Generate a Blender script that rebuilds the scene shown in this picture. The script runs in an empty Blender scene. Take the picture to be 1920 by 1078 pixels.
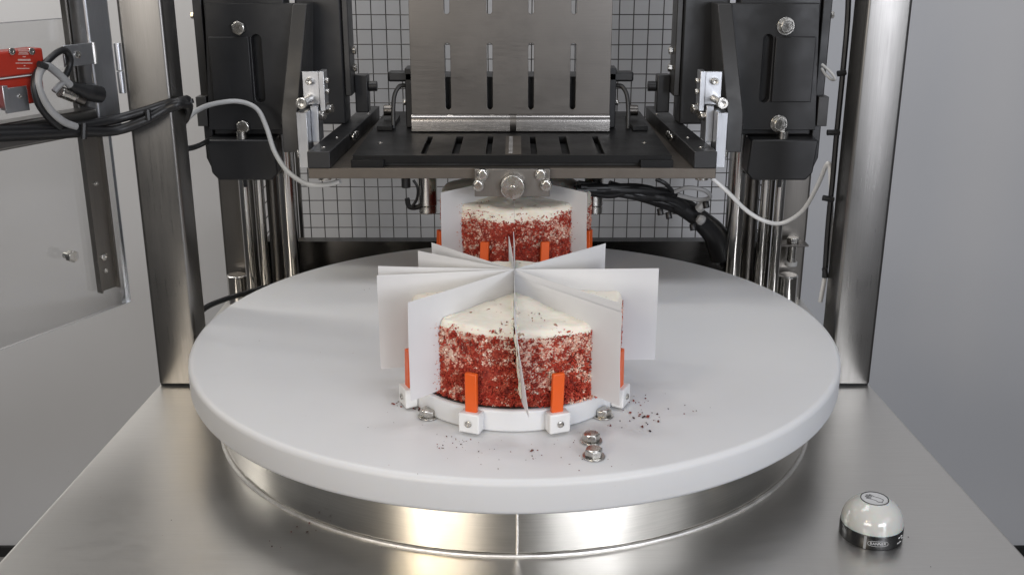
import bpy, bmesh, math, random
import numpy as np
from mathutils import Vector, Matrix, noise

random.seed(7); rng = np.random.default_rng(7)
R = math.radians
S = 0.7                      # layout units -> metres
scene = bpy.context.scene
C = scene.collection

# ------------------------------------------------------------------ camera
F, PITCH, CD, CH, CX = 1984.7, R(18.243), 1.5818, 0.5902, 964.6
cam = bpy.data.cameras.new('camera'); cam_o = bpy.data.objects.new('camera', cam); C.objects.link(cam_o)
cam.sensor_width = 36; cam.lens = 36 * F / 1920; cam.shift_x = -(CX - 960) / 1920
cam.clip_start = 0.02; cam.clip_end = 60
cam_o.location = (0, -CD * S, CH * S); cam_o.rotation_euler = (R(90) - PITCH, 0, 0)
scene.camera = cam_o

# ------------------------------------------------------------------ room light
world = bpy.data.worlds.new('World'); scene.world = world; world.use_nodes = True
bg = world.node_tree.nodes['Background']
bg.inputs['Color'].default_value = (0.80, 0.84, 0.92, 1); bg.inputs['Strength'].default_value = 0.12

def area(name, loc, target, sx, sy, power, col):
    l = bpy.data.lights.new(name, 'AREA'); l.shape = 'RECTANGLE'; l.size = sx * S; l.size_y = sy * S
    l.energy = power * S * S; l.color = col
    o = bpy.data.objects.new(name, l); C.objects.link(o); o.location = Vector(loc) * S
    o.rotation_euler = (Vector(target) - Vector(loc)).to_track_quat('-Z', 'Y').to_euler()
    return o
area('ceiling_lamp_left', (-0.62, -0.22, 2.2), (-0.25, -0.2, 0), 0.5, 1.0, 10.0, (0.97, 0.97, 1.0))
area('ceiling_lamp_right', (0.62, -0.22, 2.2), (0.25, -0.2, 0), 0.5, 1.0, 9.2, (0.92, 0.94, 1.0))
area('front_window_left', (-1.3, -2.8, 0.80), (-0.1, -0.4, 0.0), 1.4, 0.5, 27, (1.0, 0.95, 0.90))
area('front_window_right', (1.3, -2.8, 0.80), (0.1, -0.4, 0.0), 1.4, 0.5, 34, (0.90, 0.93, 1.0))
area('window_right', (1.95, -2.1, 1.35), (0.1, -0.2, 0.0), 1.7, 0.8, 8, (0.90, 0.93, 1.0))
area('added_post_strip_right', (1.38, -2.3, 0.25), (0.5, 0, 0.2), 0.3, 0.9, 8.0, (0.90, 0.92, 1.0))  # added strip lamp, gives the right post's front face its bright reflection
area('window_left', (-1.5, -2.6, 1.5), (-0.1, -0.2, 0.0), 0.24, 0.45, 8, (1.0, 0.80, 0.50))
area('window_left_narrow', (-0.98, -2.8, 1.5), (-0.1, -0.2, 0.0), 0.10, 0.45, 2.6, (1.0, 0.80, 0.52))
area('added_wall_wash_left', (-2.5, 0.70, 1.7), (-2.4, 1.27, 0.8), 2.6, 0.12, 38, (1.0, 0.97, 0.91))  # added lamp, brightens the upper wall that the tabletop's left side reflects
area('added_wall_wash_middle', (-0.45, 0.80, 1.9), (-0.42, 1.27, 0.3), 0.5, 0.12, 5.0, (1.0, 0.97, 0.92))  # added lamp, lifts the wall behind the left of the mesh
area('added_wall_wash_right', (1.2, 0.70, 2.0), (1.1, 1.27, 0.6), 1.2, 0.12, 1.6, (0.94, 0.95, 1.0))  # added weak lamp, brightens the wall on the right

scene.render.engine = 'CYCLES'
scene.cycles.use_denoising = True
scene.cycles.max_bounces = 10; scene.cycles.transparent_max_bounces = 16
scene.cycles.caustics_reflective = False; scene.cycles.caustics_refractive = False
vs = scene.view_settings
vs.view_transform = 'Standard'; vs.look = 'None'; vs.exposure = -0.12; vs.gamma = 1.0; vs.use_curve_mapping = False

# ------------------------------------------------------------------ helpers
_c, _s = math.cos(PITCH), math.sin(PITCH)
def at(px, py, y):
    """point of the layout seen at photo pixel (px, py) at depth plane y"""
    a, b = (px - CX) / F, (539 - py) / F
    d = Vector((a, _c + b * _s, -_s + b * _c)); t = (y + CD) / d.y
    return Vector((0, -CD, CH)) + d * t
def atz(px, py, z):
    a, b = (px - CX) / F, (539 - py) / F
    d = Vector((a, _c + b * _s, -_s + b * _c)); t = (z - CH) / d.z
    return Vector((0, -CD, CH)) + d * t

ORG = {}
def tag(o, label=None, cat=None, group=None, kind=None):
    if label: o['label'] = label
    if cat: o['category'] = cat
    if group: o['group'] = group
    if kind: o['kind'] = kind
    return o
def thing(name, loc, label, cat, group=None):
    o = bpy.data.objects.new(name, None); C.objects.link(o); o.empty_display_size = .02
    o.location = Vector(loc) * S; ORG[o] = Vector(loc)
    return tag(o, label, cat, group)
def copy_tree(o, parent=None):
    c = o.copy(); C.objects.link(c); c.parent = parent
    for ch in o.children: copy_tree(ch, c)
    return c

class Geo:
    def __init__(s): s.v = []; s.f = []; s.m = []
    def add(s, vs, fs, mi=0):
        n = len(s.v); s.v += [Vector(v) for v in vs]; s.f += [tuple(i + n for i in f) for f in fs]; s.m += [mi] * len(fs); return s
    def box(s, x0, x1, y0, y1, z0, z1, mi=0):
        x0, x1 = min(x0, x1), max(x0, x1); y0, y1 = min(y0, y1), max(y0, y1); z0, z1 = min(z0, z1), max(z0, z1)
        return s.add([(x0,y0,z0),(x1,y0,z0),(x1,y1,z0),(x0,y1,z0),(x0,y0,z1),(x1,y0,z1),(x1,y1,z1),(x0,y1,z1)],
              [(0,3,2,1),(4,5,6,7),(0,1,5,4),(1,2,6,5),(2,3,7,6),(3,0,4,7)], mi)
    def obox(s, c, ux, uy, uz, hx, hy, hz):
        c = Vector(c); ux, uy, uz = Vector(ux) * hx, Vector(uy) * hy, Vector(uz) * hz
        if ux.cross(uy).dot(uz) < 0: ux = -ux
        p = [c + a*ux + b*uy + d*uz for d in (-1,1) for a, b in ((-1,-1),(1,-1),(1,1),(-1,1))]
        return s.add(p, [(0,3,2,1),(4,5,6,7),(0,1,5,4),(1,2,6,5),(2,3,7,6),(3,0,4,7)])
    def cyl(s, p0, p1, r0, r1=None, n=24, phase=0.0, mi=0):
        p0, p1 = Vector(p0), Vector(p1); r1 = r0 if r1 is None else r1
        ax = (p1 - p0).normalized(); a = ax.orthogonal().normalized()
        if abs(ax.z) < .9: a = (Vector((0,0,1)) - ax * ax.z).normalized()
        b = ax.cross(a); A = [phase + 2 * math.pi * i / n for i in range(n)]
        vs = [p0 + (a * math.cos(t) + b * math.sin(t)) * r0 for t in A] + [p1 + (a * math.cos(t) + b * math.sin(t)) * r1 for t in A]
        fs = [(i, (i+1) % n, n + (i+1) % n, n + i) for i in range(n)] + [tuple(range(n-1, -1, -1)), tuple(range(n, 2*n))]
        return s.add(vs, fs, mi)
    def lathe(s, prof, n=64, c=(0,0,0), closed=True):
        c = Vector(c); k = len(prof); vs = []; fs = []
        for i in range(n):
            t = 2 * math.pi * i / n
            vs += [c + Vector((r * math.cos(t), r * math.sin(t), z)) for r, z in prof]
        for i in range(n):
            j = (i + 1) % n
            for q in range(k - 1): fs.append((i*k+q, j*k+q, j*k+q+1, i*k+q+1))
        if closed:
            fs.append(tuple(i*k for i in range(n-1, -1, -1))); fs.append(tuple(i*k+k-1 for i in range(n)))
        return s.add(vs, fs)
    def tube(s, pts, r, n=10, sub=8):
        pts = [Vector(p) for p in pts]; P = []
        if len(pts) > 2 and sub > 1:
            q = [2*pts[0]-pts[1]] + pts + [2*pts[-1]-pts[-2]]
            for i in range(1, len(q)-2):
                for k in range(sub):
                    t = k / sub; a, b, c_, d = q[i-1], q[i], q[i+1], q[i+2]
                    P.append(.5*((2*b)+(c_-a)*t+(2*a-5*b+4*c_-d)*t*t+(3*b-a-3*c_+d)*t**3))
            P.append(pts[-1])
        else: P = pts
        m = len(P); up = None; vs = []; fs = []
        for i, p in enumerate(P):
            d = (P[min(i+1,m-1)] - P[max(i-1,0)]).normalized()
            up = d.orthogonal().normalized() if up is None else (up - d * up.dot(d)).normalized()
            w = d.cross(up); rr = r(i/(m-1)) if callable(r) else r
            vs += [p + (up*math.cos(2*math.pi*k/n) + w*math.sin(2*math.pi*k/n))*rr for k in range(n)]
        for i in range(m-1):
            for k in range(n): fs.append((i*n+k, i*n+(k+1)%n, (i+1)*n+(k+1)%n, (i+1)*n+k))
        fs.append(tuple(range(n-1,-1,-1))); fs.append(tuple((m-1)*n+k for k in range(n)))
        return s.add(vs, fs)
    def prism(s, poly, axis, a0, a1):
        """poly: 2D points in the plane across axis ('x': (y,z), 'y': (x,z), 'z': (x,y))"""
        def P(p, a): return {'x': (a, p[0], p[1]), 'y': (p[0], a, p[1]), 'z': (p[0], p[1], a)}[axis]
        n = len(poly); vs = [P(p, a0) for p in poly] + [P(p, a1) for p in poly]
        fs = [(i, (i+1)%n, n+(i+1)%n, n+i) for i in range(n)] + [tuple(range(n-1,-1,-1)), tuple(range(n,2*n))]
        return s.add(vs, fs)
    def build(s, name, mat, parent=None, bevel=0, seg=2, smooth=40, origin=None, kind=None, label=None, recalc=True):
        V = np.array([tuple(v) for v in s.v]); lo, hi = V.min(0), V.max(0)
        o3 = Vector(((lo[0]+hi[0])/2, (lo[1]+hi[1])/2, lo[2])) if origin is None else Vector(origin)
        me = bpy.data.meshes.new(name)
        me.from_pydata([tuple((v - o3) * S) for v in s.v], [], s.f)
        mats = mat if isinstance(mat, (list, tuple)) else [mat]
        for m in mats: me.materials.append(m)
        if len(mats) > 1: me.polygons.foreach_set('material_index', s.m)
        if recalc:
            bm = bmesh.new(); bm.from_mesh(me); bmesh.ops.recalc_face_normals(bm, faces=bm.faces); bm.to_mesh(me); bm.free()
        me.polygons.foreach_set('use_smooth', [True] * len(me.polygons))
        me.set_sharp_from_angle(angle=R(smooth)); me.update()
        o = bpy.data.objects.new(name, me); C.objects.link(o); ORG[o] = o3
        if parent is not None: o.parent = parent; o.location = (o3 - ORG[parent]) * S
        else: o.location = o3 * S
        if bevel:
            b = o.modifiers.new('bevel', 'BEVEL'); b.width = bevel * S; b.segments = seg; b.limit_method = 'ANGLE'; b.angle_limit = R(35)
            b.harden_normals = False
        tag(o, label, kind=kind)
        return o

def plate2d(name, outer, holes, thick, mat, axis, a0, parent=None, bev=0.0):
    """flat plate with real cut-outs; outline in layout units across axis"""
    cu = bpy.data.curves.new('tmp', 'CURVE'); cu.dimensions = '2D'; cu.fill_mode = 'BOTH'
    cu.extrude = max(thick/2 - bev, 1e-5); cu.bevel_depth = bev; cu.bevel_resolution = 1; cu.offset = -bev
    for lp in [outer] + holes:
        sp = cu.splines.new('POLY'); sp.points.add(len(lp)-1); sp.use_cyclic_u = True
        for q, p in zip(sp.points, lp): q.co = (p[0], p[1], 0, 1)
    ob = bpy.data.objects.new('tmp', cu); C.objects.link(ob)
    dg = bpy.context.evaluated_depsgraph_get(); me = bpy.data.meshes.new_from_object(ob.evaluated_get(dg))
    g = Geo()
    vs = []
    for v in me.vertices:
        x, y, z = v.co
        w = a0 + thick/2 + z
        vs.append({'x': (w, x, y), 'y': (x, w, y), 'z': (x, y, w)}[axis])
    g.add(vs, [tuple(p.vertices) for p in me.polygons])
    bpy.data.objects.remove(ob); bpy.data.curves.remove(cu); bpy.data.meshes.remove(me)
    bm = bmesh.new(); tmp = bpy.data.meshes.new('t'); tmp.from_pydata([tuple(v) for v in g.v], [], g.f)
    bm.from_mesh(tmp); bmesh.ops.remove_doubles(bm, verts=bm.verts, dist=1e-5); bm.verts.ensure_lookup_table()
    g2 = Geo(); g2.add([v.co.copy() for v in bm.verts], [tuple(v.index for v in f.verts) for f in bm.faces]); bm.free(); bpy.data.meshes.remove(tmp)
    return g2.build(name, mat, parent, smooth=8)
def rslot(cx, z0, z1, w, n=8):
    r = w/2; p = [(cx + r*math.cos(t), z1 - r + r*math.sin(t)) for t in np.linspace(0, math.pi, n)]
    return p + [(cx + r*math.cos(t), z0 + r + r*math.sin(t)) for t in np.linspace(math.pi, 2*math.pi, n)]

# ------------------------------------------------------------------ materials
def newmat(name):
    m = bpy.data.materials.new(name); m.use_nodes = True; nt = m.node_tree
    return m, nt, nt.nodes['Principled BSDF']
def N(nt, t, **kw):
    n = nt.nodes.new(t)
    for k, v in kw.items():
        if k in n.inputs: n.inputs[k].default_value = v
        else: setattr(n, k, v)
    return n
def coords(nt, scale=(1,1,1), kind='Object'):
    tc = N(nt, 'ShaderNodeTexCoord'); mp = N(nt, 'ShaderNodeMapping'); mp.inputs['Scale'].default_value = scale
    nt.links.new(tc.outputs[kind], mp.inputs['Vector']); return mp.outputs['Vector']
def ntex(nt, vec, scale, detail=4, rough=.55, dist=0):
    n = N(nt, 'ShaderNodeTexNoise'); n.inputs['Scale'].default_value = scale; n.inputs['Detail'].default_value = detail
    n.inputs['Roughness'].default_value = rough; n.inputs['Distortion'].default_value = dist
    nt.links.new(vec, n.inputs['Vector']); return n.outputs['Fac']
def rng_(nt, v, a, b, lo=.3, hi=.7):
    n = N(nt, 'ShaderNodeMapRange'); n.inputs['From Min'].default_value = lo; n.inputs['From Max'].default_value = hi
    n.inputs['To Min'].default_value = a; n.inputs['To Max'].default_value = b; nt.links.new(v, n.inputs['Value']); return n.outputs['Result']
def mixc(nt, f, a, b):
    n = N(nt, 'ShaderNodeMix'); n.data_type = 'RGBA'
    if isinstance(f, (int, float)): n.inputs[0].default_value = f
    else: nt.links.new(f, n.inputs[0])
    for i, c in ((6, a), (7, b)):
        if isinstance(c, tuple): n.inputs[i].default_value = (*c, 1)
        else: nt.links.new(c, n.inputs[i])
    return n.outputs[2]
def bump(nt, h, strength, dist, p):
    b = N(nt, 'ShaderNodeBump'); b.inputs['Strength'].default_value = strength; b.inputs['Distance'].default_value = dist
    nt.links.new(h, b.inputs['Height']); nt.links.new(b.outputs['Normal'], p.inputs['Normal'])
def metal(name, col, rough=(.2,.36), grain=(1,1,60), gs=30, bstr=.06, dark=.82, smudge=9):
    m, nt, p = newmat(name); p.inputs['Metallic'].default_value = 1
    g = ntex(nt, coords(nt, grain), gs, 5, .65); sm = ntex(nt, coords(nt), smudge, 4, .6)
    col2 = tuple(c * dark for c in col)
    nt.links.new(mixc(nt, rng_(nt, g, 0, 1), col, col2), p.inputs['Base Color'])
    a = N(nt, 'ShaderNodeMath', operation='MULTIPLY'); nt.links.new(rng_(nt, g, .85, 1.15), a.inputs[0]); nt.links.new(rng_(nt, sm, *rough), a.inputs[1])
    nt.links.new(a.outputs[0], p.inputs['Roughness']); bump(nt, g, bstr, .0006, p)
    return m
def paint(name, col, rough=.5, var=.1, scale=20, bstr=0.0, metallic=0, rvar=.08, spec=.5, dirt=None):
    m, nt, p = newmat(name); v = coords(nt); n = ntex(nt, v, scale, 5, .6)
    base = mixc(nt, rng_(nt, n, 0, 1), col, tuple(c*(1-var) for c in col))
    if dirt:
        d = ntex(nt, v, dirt[1], 6, .7, .5); base = mixc(nt, rng_(nt, d, 0, dirt[2], .52, .78), base, dirt[0])
    nt.links.new(base, p.inputs['Base Color']); nt.links.new(rng_(nt, n, rough-rvar, rough+rvar), p.inputs['Roughness'])
    p.inputs['Metallic'].default_value = metallic; p.inputs['Specular IOR Level'].default_value = spec
    if bstr: bump(nt, ntex(nt, v, scale*14, 3, .6), bstr, .0008, p)
    return m
M = {}
M['table'] = metal('table_brushed_steel', (.77,.75,.715), (.32,.40), (1,50,1), 22, .03, .94, 5)
M['drum'] = metal('drum_rolled_steel', (.70,.68,.64), (.10,.17), (1,1,40), 22, .04, .86, 7)
M['post'] = metal('post_brushed_steel', (.25,.242,.23), (.28,.36), (60,60,1), 22, .06, .86, 6)
M['steelx'] = metal('sheet_steel', (.18,.168,.155), (.30,.42), (1,1,40), 22, .04, .88, 8)
M['darksteel'] = metal('dull_dark_steel', (.24,.225,.205), (.34,.46), (60,60,1), 22, .04, .88, 8)
M['lip'] = metal('bent_lip_steel', (.42,.40,.38), (.22,.30), (1,1,40), 22, .03, .9, 8)
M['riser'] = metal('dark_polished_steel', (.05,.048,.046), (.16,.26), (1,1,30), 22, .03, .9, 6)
M['bolt'] = metal('bolt_steel', (.62,.60,.56), (.18,.34), (1,1,1), 160, .15, .75, 120)
M['rod'] = metal('ground_shaft_steel', (.62,.60,.57), (.10,.2), (1,1,60), 30, .02, .9, 20)
M['alu'] = metal('milled_aluminium', (.56,.57,.59), (.30,.42), (40,40,1), 24, .05, .9, 20)
M['weld'] = metal('weld_bead_steel', (.88,.86,.83), (.40,.55), (1,1,1), 260, .3, .85, 60)
M['bed'] = paint('dark_bed_plate', (.020,.020,.020), .42, .35, 14, .05, .75, .08)
M['bedlow'] = paint('bronze_grey_plate', (.15,.13,.11), .46, .2, 30, .04, .7, .06)
M['black'] = paint('black_anodised', (.020,.020,.021), .42, .3, 25, .04, .0, .1, .5)
M['blackedge'] = paint('worn_grey_black_plate', (.052,.051,.050), .45, .25, 25, .04, .2, .08)
M['rubber'] = paint('black_cable_sheath', (.011,.011,.012), .42, .3, 60, .0)
M['gap'] = paint('black_rubber_pad', (.012,.012,.012), .7, .2, 40)
M['hose'] = paint('grey_air_hose', (.50,.50,.49), .35, .12, 50)
M['hosew'] = paint('clear_white_hose', (.72,.72,.71), .28, .1, 50)
M['cablegrey'] = paint('grey_cable_sheath', (.34,.34,.34), .4, .15, 60)
M['wire'] = paint('mesh_wire_grey', (.11,.105,.10), .45, .2, 40, 0, .5)
M['red'] = paint('red_switch_plastic', (.40,.030,.015), .38, .15, 40, .03)
M['print'] = paint('faded_white_print', (.62,.40,.36), .6, .2, 400)
M['whitetape'] = paint('white_tape', (.8,.8,.78), .5)
M['wall'] = paint('off_white_wall_panel', (.61,.61,.62), .42, .05, 2.2, .02, 0, .05, .4)
M['floor'] = paint('grey_floor', (.22,.21,.20), .5, .25, 6, .05)
M['orange'] = paint('orange_plastic_strip', (.80,.115,.012), .38, .08, 60)
M['clip'] = paint('white_clip_plastic', (.80,.80,.79), .42, .05, 60, .03)
M['btnblack'] = paint('black_button_housing', (.012,.012,.012), .25, .2, 60)
M['ink'] = paint('black_ink', (.02,.02,.022), .5)
M['inkw'] = paint('white_ink', (.75,.75,.75), .5)
M['board'] = paint('dark_cake_board', (.035,.03,.027), .35, .4, 120, .05)

def hdpe(name, col, rough, sss=.004):
    m, nt, p = newmat(name); v = coords(nt); n = ntex(nt, v, 4, 6, .6); sc = ntex(nt, coords(nt, (1, 14, 1)), 12, 6, .7)
    base = mixc(nt, rng_(nt, n, 0, 1), col, tuple(c*.95 for c in col))
    base = mixc(nt, rng_(nt, sc, 0, .22, .58, .75), base, (.62,.61,.58))
    nt.links.new(base, p.inputs['Base Color']); nt.links.new(rng_(nt, n, rough-.05, rough+.07), p.inputs['Roughness'])
    p.inputs['Subsurface Weight'].default_value = .5; p.inputs['Subsurface Radius'].default_value = (1,.9,.75); p.inputs['Subsurface Scale'].default_value = sss
    sw_ = N(nt, 'ShaderNodeMath', operation='ADD'); nt.links.new(ntex(nt, v, 160, 4, .6), sw_.inputs[0])
    nt.links.new(rng_(nt, ntex(nt, coords(nt, (3, 120, 3)), 9, 3, .6, .3), 0, 1.6, .66, .72), sw_.inputs[1])
    bump(nt, sw_.outputs[0], .07, .0004, p)
    return m
M['disc'] = hdpe('white_polyethylene', (.72,.72,.722), .45)
M['plate'] = hdpe('white_cake_plate_plastic', (.77,.775,.78), .32)

# frosting
m, nt, p = newmat('cream_frosting'); v = coords(nt); n = ntex(nt, v, 30, 4, .6, .6)
base = mixc(nt, rng_(nt, n, 0, 1), (.86,.81,.71), (.80,.735,.62))
sp = ntex(nt, v, 150, 2, .5); patch = ntex(nt, v, 26, 2, .5)
mu = N(nt, 'ShaderNodeMath', operation='MULTIPLY'); nt.links.new(rng_(nt, sp, 0, 1, .66, .70), mu.inputs[0]); nt.links.new(rng_(nt, patch, 0, 1, .50, .60), mu.inputs[1])
base = mixc(nt, mu.outputs[0], base, (.34,.16,.09))
nt.links.new(base, p.inputs['Base Color']); p.inputs['Roughness'].default_value = .5
p.inputs['Subsurface Weight'].default_value = .3; p.inputs['Subsurface Scale'].default_value = .004
bump(nt, ntex(nt, coords(nt, (1,2.5,1)), 60, 5, .6, 1.2), .35, .003, p); M['frost'] = m
# crumb coat on the side
m, nt, p = newmat('red_crumb_coat'); v = coords(nt)
fine = ntex(nt, v, 240, 3, .6, .4); mid = ntex(nt, v, 110, 4, .6, .5); big = ntex(nt, v, 15, 3, .55)
red = mixc(nt, rng_(nt, mid, 0, 1, .35, .65), (.17,.012,.006), (.36,.034,.016))
red = mixc(nt, rng_(nt, fine, 0, .8, .5, .72), red, (.46,.085,.045))
sep = N(nt, 'ShaderNodeSeparateXYZ'); nt.links.new(v, sep.inputs[0])
ht = rng_(nt, sep.outputs['Z'], -.07, .15, 0.01, .072)
a1 = N(nt, 'ShaderNodeMath', operation='ADD'); nt.links.new(rng_(nt, big, -.24, .22), a1.inputs[0]); nt.links.new(ht, a1.inputs[1])
a2 = N(nt, 'ShaderNodeMath', operation='ADD'); nt.links.new(a1.outputs[0], a2.inputs[0]); nt.links.new(fine, a2.inputs[1])
white = rng_(nt, a2.outputs[0], 0, .9, .60, .70)
base = mixc(nt, white, red, (.74,.55,.44))
nt.links.new(base, p.inputs['Base Color']); p.inputs['Roughness'].default_value = .7
bump(nt, fine, .9, .0025, p); M['coat'] = m
# loose crumbs with their own colour per crumb
m, nt, p = newmat('crumb'); at_ = N(nt, 'ShaderNodeAttribute'); at_.attribute_name = 'col'
nt.links.new(at_.outputs['Color'], p.inputs['Base Color']); p.inputs['Roughness'].default_value = .75; M['crumb'] = m
# translucent divider sheet
m = bpy.data.materials.new('milky_divider_sheet'); m.use_nodes = True; nt = m.node_tree; nt.nodes.clear()
out = N(nt, 'ShaderNodeOutputMaterial'); df = N(nt, 'ShaderNodeBsdfDiffuse'); tr = N(nt, 'ShaderNodeBsdfTranslucent'); gl = N(nt, 'ShaderNodeBsdfGlossy')
tp = N(nt, 'ShaderNodeBsdfTransparent')
nz = ntex(nt, coords(nt), 14, 3); cc = mixc(nt, rng_(nt, nz, 0, 1), (.93,.93,.935), (.90,.90,.905))
nt.links.new(cc, df.inputs['Color']); nt.links.new(cc, tr.inputs['Color']); gl.inputs['Roughness'].default_value = .35
m1 = N(nt, 'ShaderNodeMixShader'); m1.inputs[0].default_value = .36; nt.links.new(df.outputs[0], m1.inputs[1]); nt.links.new(tr.outputs[0], m1.inputs[2])
m2 = N(nt, 'ShaderNodeMixShader'); m2.inputs[0].default_value = .05; nt.links.new(m1.outputs[0], m2.inputs[1]); nt.links.new(gl.outputs[0], m2.inputs[2])
m3 = N(nt, 'ShaderNodeMixShader'); m3.inputs[0].default_value = .04; nt.links.new(m2.outputs[0], m3.inputs[1]); nt.links.new(tp.outputs[0], m3.inputs[2])
nt.links.new(m3.outputs[0], out.inputs['Surface']); M['sheet'] = m
# clear guard pane
m = bpy.data.materials.new('clear_polycarbonate'); m.use_nodes = True; nt = m.node_tree; nt.nodes.clear()
out = N(nt, 'ShaderNodeOutputMaterial'); tp = N(nt, 'ShaderNodeBsdfTransparent'); tp.inputs['Color'].default_value = (.93,.93,.93,1)
gl = N(nt, 'ShaderNodeBsdfGlossy'); gl.inputs['Roughness'].default_value = .12
fr = N(nt, 'ShaderNodeFresnel'); fr.inputs['IOR'].default_value = 1.45
mx = N(nt, 'ShaderNodeMixShader'); nt.links.new(fr.outputs[0], mx.inputs[0]); nt.links.new(tp.outputs[0], mx.inputs[1]); nt.links.new(gl.outputs[0], mx.inputs[2])
nt.links.new(mx.outputs[0], out.inputs['Surface']); M['pane'] = m
# button dome
m, nt, p = newmat('milky_button_dome'); p.inputs['Base Color'].default_value = (.60,.60,.545,1); p.inputs['Roughness'].default_value = .16
p.inputs['Subsurface Weight'].default_value = .4; p.inputs['Subsurface Scale'].default_value = .01; p.inputs['Coat Weight'].default_value = .4
n = ntex(nt, coords(nt), 30, 3); nt.links.new(mixc(nt, rng_(nt, n, 0, 1), (.60,.60,.56), (.55,.55,.52)), p.inputs['Base Color']); M['dome'] = m
M['dometop'] = paint('pale_label', (.60,.60,.60), .3, .06, 60)

# ------------------------------------------------------------------ the setting
FZ, WY, T = -1.22, 1.27, -0.1238
tag(Geo().box(-6, 6, -4.5, WY + .1, FZ - .05, FZ).build('floor', M['floor']), 'grey workshop floor glimpsed past the table corners', kind='structure')
tag(Geo().box(-6, 6, WY, WY + .08, FZ, 3.6).build('wall', M['wall']), 'plain off white wall behind the machine', kind='structure')
Geo().box(-6, 6, WY - .012, WY - .001, FZ + .001, FZ + .035).build('wall_foot_strip', M['gap'], bpy.data.objects['wall'])  # dark strip along the foot of the wall

# steel work table with the welded drum
tb = thing('steel_worktable', (0, .16, FZ), 'brushed stainless steel worktable with a welded drum under the turntable', 'worktable')
Geo().prism([(-.631, -.66), (.631, -.66), (.599, .06), (.599, .945), (-.599, .945), (-.599, .06)], 'z', T - .05, T).build('tabletop', M['table'], tb, .004, 3)
for sx in (-1, 1):
    for y in (-.60, .89): Geo().box(sx*.55 - .03, sx*.55 + .03, y - .03, y + .03, FZ, T - .0505).build('leg', M['post'], tb, .006)
dr = Geo().lathe([(.4596, T + .0005), (.4596, -.0458)], 160).build('drum', M['drum'], tb)
g = Geo(); pts = []
for i in range(240):
    t = 2 * math.pi * i / 240; r = .4612 + .0006 * noise.noise((i * .9, 0, 3)); pts.append((r*math.cos(t), r*math.sin(t), T + .0012))
vs, fs = [], []
for i, pnt in enumerate(pts):
    t = 2 * math.pi * i / 240; e = Vector((math.cos(t), math.sin(t), 0)); rr = .0028 * (1 + .3 * noise.noise((i * 1.7, 5, 0)))
    vs += [Vector(pnt) + (e * math.cos(k*math.pi/4) + Vector((0,0,1)) * math.sin(k*math.pi/4)) * rr for k in range(8)]
for i in range(240):
    for k in range(8): fs.append((i*8+k, ((i+1) % 240)*8+k, ((i+1) % 240)*8+(k+1) % 8, i*8+(k+1) % 8))
Geo().add(vs, fs).build('weld_bead', M['weld'], dr)
Geo().tube([(.003, -.4603, T + .003), (.0034, -.4604, -.09), (.003, -.4603, -.05)], .0017, 8, 6).build('weld_seam', M['weld'], dr)

# dark steel riser panel standing on the table behind the turntable
rz = at(965, 453, .60).z
rs = thing('riser_panel', (0, .61, T), 'low dark steel riser panel on the table behind the turntable', 'metal panel')
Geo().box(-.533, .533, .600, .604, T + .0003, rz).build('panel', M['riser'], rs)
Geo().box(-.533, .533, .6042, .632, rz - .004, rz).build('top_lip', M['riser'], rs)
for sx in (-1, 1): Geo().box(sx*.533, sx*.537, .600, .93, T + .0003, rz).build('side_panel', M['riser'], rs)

# turntable disc
def arc(cx, cz, r, a0, a1, n=6): return [(cx + r*math.cos(R(a)), cz + r*math.sin(R(a))) for a in np.linspace(a0, a1, n)]
prof = [(.001, -.0455)] + arc(.493, -.0385, .007, -90, 0, 6) + arc(.4915, -.0085, .0085, 0, 90, 7) + [(.40, 0), (.001, 0)]
tag(Geo().lathe(prof, 200).build('turntable', M['disc'], smooth=50), 'large round white plastic turntable disc carrying both cakes', 'turntable')

# front posts
def tubepost(x0, x1, y0, y1, z0, z1, r, n=5):
    p = []
    for cx, cy, a in ((x1-r, y1-r, 0), (x0+r, y1-r, 90), (x0+r, y0+r, 180), (x1-r, y0+r, 270)):
        p += [(cx + r*math.cos(R(a+b)), cy + r*math.sin(R(a+b))) for b in np.linspace(0, 90, n)]
    return Geo().prism(p, 'z', z0, z1)
for sx, w in ((-1, 'left'), (1, 'right')):
    t = thing('frame_post', (sx*.563, .09, T), f'square brushed steel front post on the {w} of the turntable', 'post', 'front frame posts')
    tubepost(min(sx*.597, sx*.528), max(sx*.597, sx*.528), .056, .122, T + .005, 1.15, .006).build('tube', M['post'], t, smooth=60)
    Geo().box(min(sx*.5945, sx*.5305), max(sx*.5945, sx*.5305), .0585, .1195, T + .0003, T + .0049).build('rubber_pad', M['gap'], t)
    if sx < 0:
        h = Geo().cyl((-.6000, .0515, .365), (-.6000, .0515, .398), .0055, n=16).build('hinge_barrel', M['alu'], t, .0008)
        Geo().cyl((-.6000, .0515, .399), (-.6000, .0515, .440), .0055, n=16).build('hinge_barrel', M['alu'], t, .0008)
    r = thing('rear_post', (sx*.567, .535, T), f'dark steel rear post behind the {w} guide shafts', 'post', 'rear frame posts')
    tubepost(min(sx*.597, sx*.540), max(sx*.597, sx*.540), .505, .565, T + .0003, 1.15, .006).build('tube', M['darksteel'], r, smooth=60)

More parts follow.
